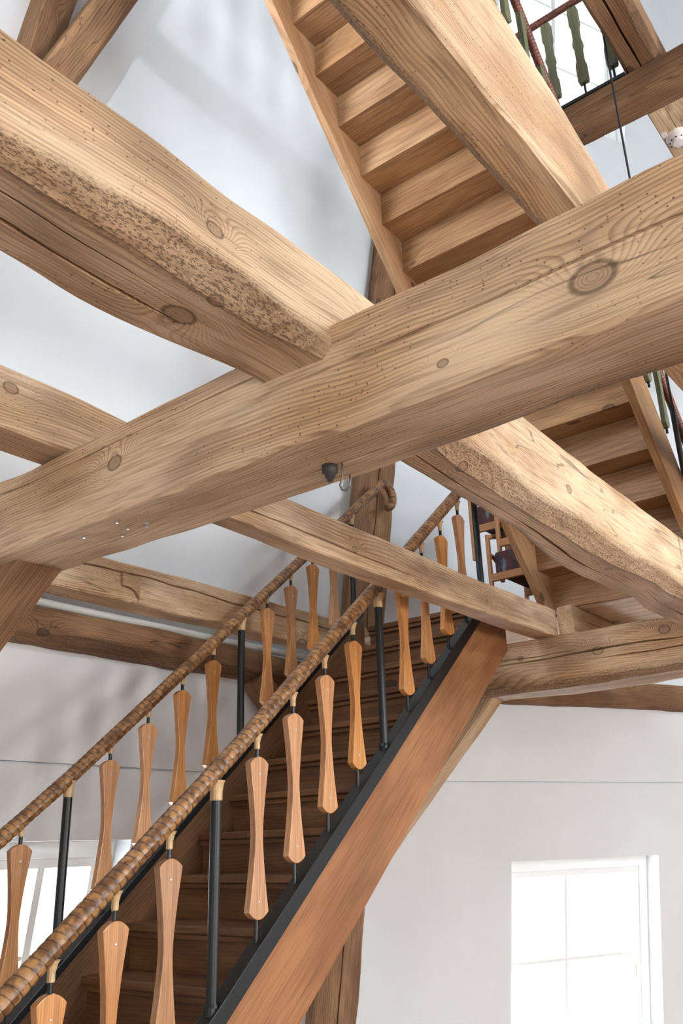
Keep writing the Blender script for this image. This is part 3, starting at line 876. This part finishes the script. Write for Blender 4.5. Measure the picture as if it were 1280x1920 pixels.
def bound_rail(nm, pts, R, pitch, par, mat, per=8, seg=14):
    """cane-bound rail: each turn of the binding overlaps the next"""
    P_ = [Vector(p) for p in pts]
    L = [0.0]
    for a, b in zip(P_, P_[1:]): L.append(L[-1] + (b - a).length)
    n = int(L[-1] / pitch * per)
    vs, fs, g = [], [], []
    def at(s):
        for i in range(len(L) - 1):
            if s <= L[i + 1] or i == len(L) - 2:
                t = (s - L[i]) / (L[i + 1] - L[i])
                return P_[i].lerp(P_[i + 1], t)
    sdv = None
    for i in range(n + 1):
        s = L[-1] * i / n
        p = at(s)
        t = (at(min(L[-1], s + 0.004)) - at(max(0, s - 0.004))).normalized()
        if sdv is None: sdv = t.cross(Z).normalized()
        sdv = (sdv - t * sdv.dot(t)).normalized()
        u_ = t.cross(sdv)
        rr = R * (1 + 0.05 * noise.noise(Vector((s * 5, R * 90, 2.0))))
        for k in range(seg + 1):
            f_ = k / seg
            ph = (s / pitch - f_) % 1.0
            r = rr * (0.945 + 0.085 * math.sin(math.pi * min(1.0, ph * 1.08)) ** 0.6)
            a = 2 * math.pi * f_
            vs.append(p + (sdv * math.cos(a) + u_ * math.sin(a)) * r)
            g.append((s, f_, r))
    m_ = seg + 1
    for i in range(n):
        for k in range(seg):
            fs.append((i * m_ + k, i * m_ + k + 1, (i + 1) * m_ + k + 1, (i + 1) * m_ + k))
    fs.append(tuple(range(seg - 1, -1, -1)))
    fs.append(tuple(n * m_ + k for k in range(seg)))
    return link(nm, mesh(nm, vs, fs, g), mat, par, smooth=True)

PAD = paddle_mesh('blade', 0.655, 0.116, 0.044, 0.034)
ROD = tube('baluster', [(0, 0, -0.04), (0, 0, 0.86)], 0.0095, 10)
SLV = lathe('sleeve', (0, 0, 0.768), Z, [(0, 0.0125), (0.004, 0.0135), (0.028, 0.0135), (0.05, 0.019), (0.065, 0.027)], 12)
SCR = lathe('screw', (0, -0.0165, 0), -Y, [(0, 0.0045), (0.0012, 0.0045), (0.002, 0.003)], 10)
POST = tube('post', [(0, 0, -0.05), (0, 0, 0.86)], 0.0225, 16)
PSLV = lathe('sleeve', (0, 0, 0.752), Z, [(0, 0.0245), (0.004, 0.026), (0.035, 0.026), (0.065, 0.031), (0.08, 0.037)], 16)
PFT = lathe('weld_collar', (0, 0, -0.03), Z, [(0, 0.032), (0.03, 0.030), (0.045, 0.0245)], 16)

def railing(name, label, y, x_post, k_lo, k_hi, dz, rail_pts, side):
    root = tag(empty(name, (x_post, y, foot(x_post))), label, 'balustrade')
    bound_rail('handrail', rail_pts, 0.037, 0.036, root, 'rattan')
    # angle-iron shoe along the string
    def lofted(nm, xs, y0, y1, za, zb):
        pr = [Vector((xs[0], y0, foot(xs[0]) + za)), Vector((xs[1], y0, foot(xs[1]) + za)), Vector((xs[1], y0, foot(xs[1]) + zb)), Vector((xs[0], y0, foot(xs[0]) + zb))]
        return link(nm, prism(nm, pr, Vector((0, y1 - y0, 0)), 0.004), 'iron', root)
    xe = (1.30, 4.94 if side < 0 else 5.24)
    lofted('base_rail', xe, y - 0.036, y + 0.036, -0.052, 0.0)
    oy = y - 0.041 if side < 0 else y + 0.041
    lofted('base_flange', xe, min(oy, oy + 0.005 * side), max(oy, oy + 0.005 * side), -0.082, 0.008)
    for k in range(k_lo, k_hi + 1):
        x_ = x_post + 0.2425 * k
        z_ = foot(x_) + lift(x_)
        if k % 5 == 0:
            p = part('post', POST, 'iron', root, (x_, y, z_))
            part('sleeve', PSLV, 'cane', p)
            part('weld_collar', PFT, 'iron', p)
        else:
            b = part('baluster', ROD, 'iron', root, (x_, y, z_))
            part('blade', PAD, 'teak', b, (0, 0, 0.080))
            part('sleeve', SLV, 'cane', b)
            part('screw', SCR, 'zinc', b, (0, 0, 0.150))
            part('screw', SCR, 'zinc', b, (0, 0, 0.660))
    return root
yR_, yL_ = 2.755, 3.915
def hook_pts(x0, x1, y, d):
    pts = [(x0, y, hand(x0, d) + lift(x0)), (2.75, y, hand(2.75, d)), (x1, y, hand(x1, d))]
    c = Vector((x1 + 0.062, y, hand(x1, d) - 0.082))
    v0 = Vector((x1, y, hand(x1, d))) - c
    a0 = math.atan2(v0.z, v0.x)
    r = v0.length
    for i in range(1, 13):
        a = a0 - i * math.radians(17)
        pts.append((c.x + r * math.cos(a), y, c.z + r * math.sin(a)))
    return pts
railing('near_balustrade', 'nearer stair balustrade with orange waisted blades under a cane-bound handrail', yR_, 2.642, -4, 10, 0, hook_pts(1.25, 5.40, yR_, 0.0), -1)
railing('far_balustrade', 'farther stair balustrade along the white wall, its cane-bound handrail ending in a crook', yL_, 2.735, -4, 10, 0, hook_pts(1.25, 5.60, yL_, -0.03), 1)

# ================================================================== upper staircase
us = tag(empty('upper_staircase', (5.48, 1.9, 2.95)), 'oak stair to the next floor seen from its underside', 'staircase')
def cl(x): return 2.96 + (5.48 - x) * 1.127
USL = Vector((-1, 0, 1.127)).normalized()
UNM = Vector((1.127, 0, 1)).normalized()
for k in range(-1, 14):
    x_, z_ = 5.48 - (13 - k) * 0.2059, 2.96 + (13 - k) * 0.232
    link('riser', box('riser', (x_, 1.415, z_), (x_ + 0.022, 2.435, z_ + 0.232), 0.0015, (Y, Z, X), segs=1), 'oak', us)
    if k < 13:
        link('tread', box('tread', (x_ + 0.0225, 1.415, z_ + 0.001), (x_ + 0.2059 + 0.05, 2.435, z_ + 0.036), 0.003, (Y, X, Z)), 'oak', us)
def ustring(nm, y0, y1, lo_):
    xa, xb = 2.45, 5.50
    zb = 2.957
    xl = 5.48 - (zb + lo_ - 2.96) / 1.127                     # where the lower edge meets the floor
    prof = [Vector((xa, y0, cl(xa) - lo_)), Vector((xl, y0, zb)), Vector((5.62, y0, zb)), Vector((5.62, y0, cl(5.62) + 0.29)), Vector((xa, y0, cl(xa) + 0.29))]
    return link(nm, prism(nm, prof, Vector((0, y1 - y0, 0)), 0.004, (USL, UNM, Y)), 'oak', us)
ustring('stringer', 2.43, 2.478, 0.17)
ustring('stringer', 1.368, 1.42, 0.15)

BAT = None
def baton_mesh():
    """squared olive baluster with blocky ends and a swelling in the middle"""
    prof = [(0, .030), (.02, .036), (.16, .036), (.20, .026), (.30, .026), (.335, .034), (.365, .034), (.40, .026), (.50, .026), (.54, .036), (.68, .036), (.70, .030)]
    v, f = [], []
    for z_, h_ in prof:
        v += [Vector((-h_, -0.02, z_)), Vector((h_, -0.02, z_)), Vector((h_, 0.02, z_)), Vector((-h_, 0.02, z_))]
    for i in range(len(prof) - 1):
        for k in range(4):
            f.append((i * 4 + k, i * 4 + (k + 1) % 4, i * 4 + 4 + (k + 1) % 4, i * 4 + 4 + k))
    f.append((3, 2, 1, 0)); b = (len(prof) - 1) * 4
    f.append((b, b + 1, b + 2, b + 3))
    return bevel_mesh('blade', v, f, 0.004, (Z, X, Y), Vector((0, 0, 0)))
BAT = baton_mesh()
UROD = tube('baluster', [(0, 0, -0.03), (0, 0, 0.86)], 0.008, 8)
UPOST = tube('post', [(0, 0, -0.05), (0, 0, 0.82)], 0.02, 12)
EYE_ = lathe('eyelet', (0, -0.03, 0.80), -Y, [(0, 0.011), (0.012, 0.011), (0.014, 0.006)], 10)
ub = tag(empty('upper_balustrade', (5.2, 1.39, 3.4)), 'red-bound handrail with olive blades climbing the open side of the oak stair', 'balustrade')
bound_rail('handrail', [(5.75, 1.36, cl(5.75) + 0.80), (2.5, 1.36, cl(2.5) + 0.83)], 0.026, 0.020, ub, 'redcord', per=6, seg=10)
pr = [Vector((2.45, 1.376, cl(2.45) + 0.29)), Vector((5.60, 1.376, cl(5.60) + 0.29)), Vector((5.60, 1.376, cl(5.60) + 0.31)), Vector((2.45, 1.376, cl(2.45) + 0.31))]
link('base_rail', prism('base_rail', pr, Vector((0, 0.04, 0)), 0.002), 'iron', ub)
PADU = paddle_mesh('blade', 0.50, 0.075, 0.05, 0.03)
UROD2 = tube('baluster', [(0, 0, -0.02), (0, 0, 0.53)], 0.008, 8)
UPOST2 = tube('post', [(0, 0, -0.02), (0, 0, 0.52)], 0.018, 12)
for k in range(0, 15):
    x_ = 5.42 - 0.2059 * k
    z_ = cl(x_) + 0.31
    if k % 5 == 1:
        p = part('post', UPOST2, 'iron', ub, (x_, 1.36, z_))
    else:
        b = part('baluster', UROD2, 'iron', ub, (x_, 1.36, z_))
        part('blade', PADU, 'olive', b, (0, 0, 0.0 + 0.012))

# landing balustrade on the upper beam
lb = tag(empty('landing_balustrade', (4.66, 1.5, 6.21)), 'balustrade on the upper beam, olive batons against the bright window', 'balustrade')
link('base_rail', box('base_rail', (4.645, 1.12, 6.208), (4.70, 2.6, 6.235), 0.002), 'iron', lb)
bound_rail('handrail', [(4.67, 1.12, 7.10), (4.67, 2.6, 7.10)], 0.026, 0.020, lb, 'redcord', per=6, seg=10)
for k in range(7):
    y_ = 1.19 + 0.2059 * k
    b = part('baluster', UROD, 'iron', lb, (4.67, y_, 6.235))
    bl = part('blade', BAT, 'olive', b, (0, 0, 0.11))
    bl.rotation_euler = (0, 0, math.radians(90))

# unseen gallery edge, added above the picture to throw a rail shadow
gb = beam('added_gallery_beam', 'unseen floor edge beam added to shade the high wall', [(-1.1, 1.20, 1.30, 6.2, 6.335), (2.4, 1.20, 1.30, 6.2, 6.335)], X, Y, Z, cham=0.01, wob=0.006, mat='timber_brown', seed=181.0)
gl = tag(empty('added_gallery_balustrade', (1.4, 1.25, 6.43)), 'unseen balustrade added to cast its shadow on the high wall', 'balustrade')
link('base_rail', box('base_rail', (-1.0, 1.235, 6.337), (2.4, 1.265, 6.355), 0.002), 'iron', gl)
bound_rail('handrail', [(-1.0, 1.25, 7.23), (2.4, 1.25, 7.23)], 0.026, 0.020, gl, 'redcord', per=6, seg=10)
for k in range(15):
    b = part('baluster', UROD, 'iron', gl, (-0.8 + 0.2059 * k, 1.25, 6.357))
    part('blade', BAT, 'olive', b, (0, 0, 0.11))

# ================================================================== chairs on the upper floor
def chair(label, org, seatz):
    ox, oy, oz = org
    root = tag(empty('armchair', org), label, 'chair', 'stacked armchairs on the upper floor')
    W_, D_ = 0.56, 0.50
    def bar(nm, a, b, wd=0.034, dp=0.028):
        a, b = Vector(a) + Vector(org), Vector(b) + Vector(org)
        ax = (b - a).normalized()
        s_ = (X if abs(ax.x) < 0.9 else Y)
        s_ = (s_ - ax * s_.dot(ax)).normalized()
        u_ = ax.cross(s_)
        v = [p + s_ * i * wd / 2 + u_ * j * dp / 2 for p in (a, b) for i in (-1, 1) for j in (-1, 1)]
        return link(nm, bevel_mesh(nm, v, BOXF, 0.005, (ax, s_, u_)), 'chairwood', root)
    for sy in (0, 1):
        y_ = sy * D_
        bar('leg', (0, y_, 0), (0, y_, 0.66))
        bar('leg', (W_, y_, 0), (W_ + 0.06, y_, 0.80))
        # bowed arm between the legs
        pts = [Vector((0.0 + W_ * t, y_, 0.64 + 0.06 * math.sin(math.pi * t))) + Vector(org) for t in [i / 8 for i in range(9)]]
        link('armrest', tube('armrest', pts, 0.02, 8, gc=True), 'chairwood', root, smooth=True)
        pts = [Vector((0.02, y_, 0.50)) + Vector(org)] + [Vector((0.02 + 0.16 * math.sin(a), y_, 0.34 + 0.16 * math.cos(a))) + Vector(org) for a in [math.radians(10 + i * 16) for i in range(6)]]
        link('bracket', tube('bracket', pts, 0.016, 8, gc=True), 'chairwood', root, smooth=True)
    bar('seat_rail', (0, 0, seatz - 0.05), (0, D_, seatz - 0.05), 0.03, 0.06)
    bar('seat_rail', (W_, 0, seatz - 0.05), (W_, D_, seatz - 0.05), 0.03, 0.06)
    def cushion(nm, lo, hi):
        lo, hi = Vector(lo) + Vector(org), Vector(hi) + Vector(org)
        me = box(nm, lo, hi, 0.035, None, None, 4)
        return link(nm, me, 'fabric', root, smooth=True)
    cushion('seat_cushion', (0.02, 0.025, seatz - 0.03), (W_ - 0.02, D_ - 0.025, seatz + 0.16))
    cushion('back_cushion', (W_ - 0.05, 0.03, seatz + 0.09), (W_ + 0.05, D_ - 0.03, seatz + 0.42))
    return root
chair('wooden armchair with mottled seat, lower one of the stack behind the balustrade', (5.72, 2.52, 3.05), 0.36)
chair('wooden armchair with mottled seat, upper one of the stack behind the balustrade', (5.78, 2.455, 3.33), 0.36)
chair('wooden armchair with mottled seat, topmost of the stack behind the balustrade', (5.86, 2.72, 3.58), 0.30)

# ================================================================== small fittings
sd = tag(empty('smoke_detector', (5.18, 0.985, 6.0)), 'round white smoke detector under a brown beam at the picture edge', 'smoke detector')
link('base', lathe('base', (5.18, 0.985, 6.004), -Z, [(0, 0.080), (0.018, 0.080), (0.022, 0.072)], 28), 'plastic', sd, smooth=False)
link('cap', lathe('cap', (5.18, 0.985, 5.982), -Z, [(0, 0.068), (0.014, 0.068), (0.020, 0.058), (0.040, 0.050), (0.048, 0.038), (0.050, 0.004)], 28), 'plastic', sd, smooth=False)
for i in range(10):
    a = 2 * math.pi * i / 10
    p = Vector((5.18 + 0.058 * math.cos(a), 0.985 + 0.058 * math.sin(a), 5.952))
    link('slot', lathe('slot', p, -Z, [(0, 0.006), (0.004, 0.006)], 6), 'dark', sd)
link('tab', box('tab', (5.08, 1.035, 5.985), (5.13, 1.07, 6.0), 0.003), 'plastic', sd)

lamp = tag(empty('pendant_lamp', (4.45, 1.158, 2.3)), 'thin black cable hanging down past the beams to a copper shade at the picture edge', 'lamp')
link('cable', tube('cable', [(4.45, 1.158, 12.9), (4.45, 1.158, 2.60)], 0.007, 8), 'cable', lamp, smooth=True)
link('socket', lathe('socket', (4.45, 1.158, 2.62), -Z, [(0, 0.010), (0.01, 0.022), (0.09, 0.022), (0.10, 0.018)], 14), 'iron', lamp, smooth=True)
def weave():
    vs, fs = [], []
    n_r, seg = 9, 24
    for i in range(n_r):
        z0 = 2.50 - i * 0.045
        r = 0.08 + 0.066 * math.sin(math.pi * (i + 0.6) / (n_r + 0.6))
        for k in range(seg):
            a = 2 * math.pi * k / seg
            for j in range(6):
                b_ = 2 * math.pi * j / 6
                rr = r + 0.014 * math.cos(b_) + 0.004 * math.sin(a * 12 + i * math.pi)
                vs.append(Vector((4.45 + rr * math.cos(a), 1.158 + rr * math.sin(a), z0 + 0.018 * math.sin(b_))))
        o_ = i * seg * 6
        for k in range(seg):
            for j in range(6):
                fs.append((o_ + k * 6 + j, o_ + ((k + 1) % seg) * 6 + j, o_ + ((k + 1) % seg) * 6 + (j + 1) % 6, o_ + k * 6 + (j + 1) % 6))
    return mesh('shade', vs, fs)
link('shade', weave(), 'copper', lamp, smooth=True)

# unseen spotlight added to throw the gallery rail's shadow on the high wall
sp = tag(empty('added_spotlight', (-2.3, -1.2, 5.6)), 'small black spotlight added behind the viewer to cast the rail shadow', 'lamp')
aim = (Vector((3.9, 3.9, 7.35)) - Vector((-2.3, -1.2, 5.6))).normalized()
link('housing', lathe('housing', Vector((-2.3, -1.2, 5.6)) - aim * 0.20, aim, [(0, 0.03), (0.01, 0.055), (0.14, 0.06), (0.15, 0.05)], 18), 'iron', sp, smooth=True)
link('bracket', tube('bracket', [Vector((-2.3, -1.2, 5.6)) - aim * 0.15, (-2.52, -1.22, 5.55), (-2.75, -1.2, 5.6)], 0.012, 8), 'iron', sp)
sl = D.lights.new('added_spot', 'SPOT')
sl.energy = 640
sl.color = (0.88, 0.97, 1.06)
sl.spot_size = math.radians(42)
sl.spot_blend = 0.7
sl.shadow_soft_size = 0.06
so_ = D.objects.new('added_spot', sl)
COL.objects.link(so_)
so_.location = Vector((-2.3, -1.2, 5.6))
so_.rotation_euler = aim.to_track_quat('-Z', 'Y').to_euler()
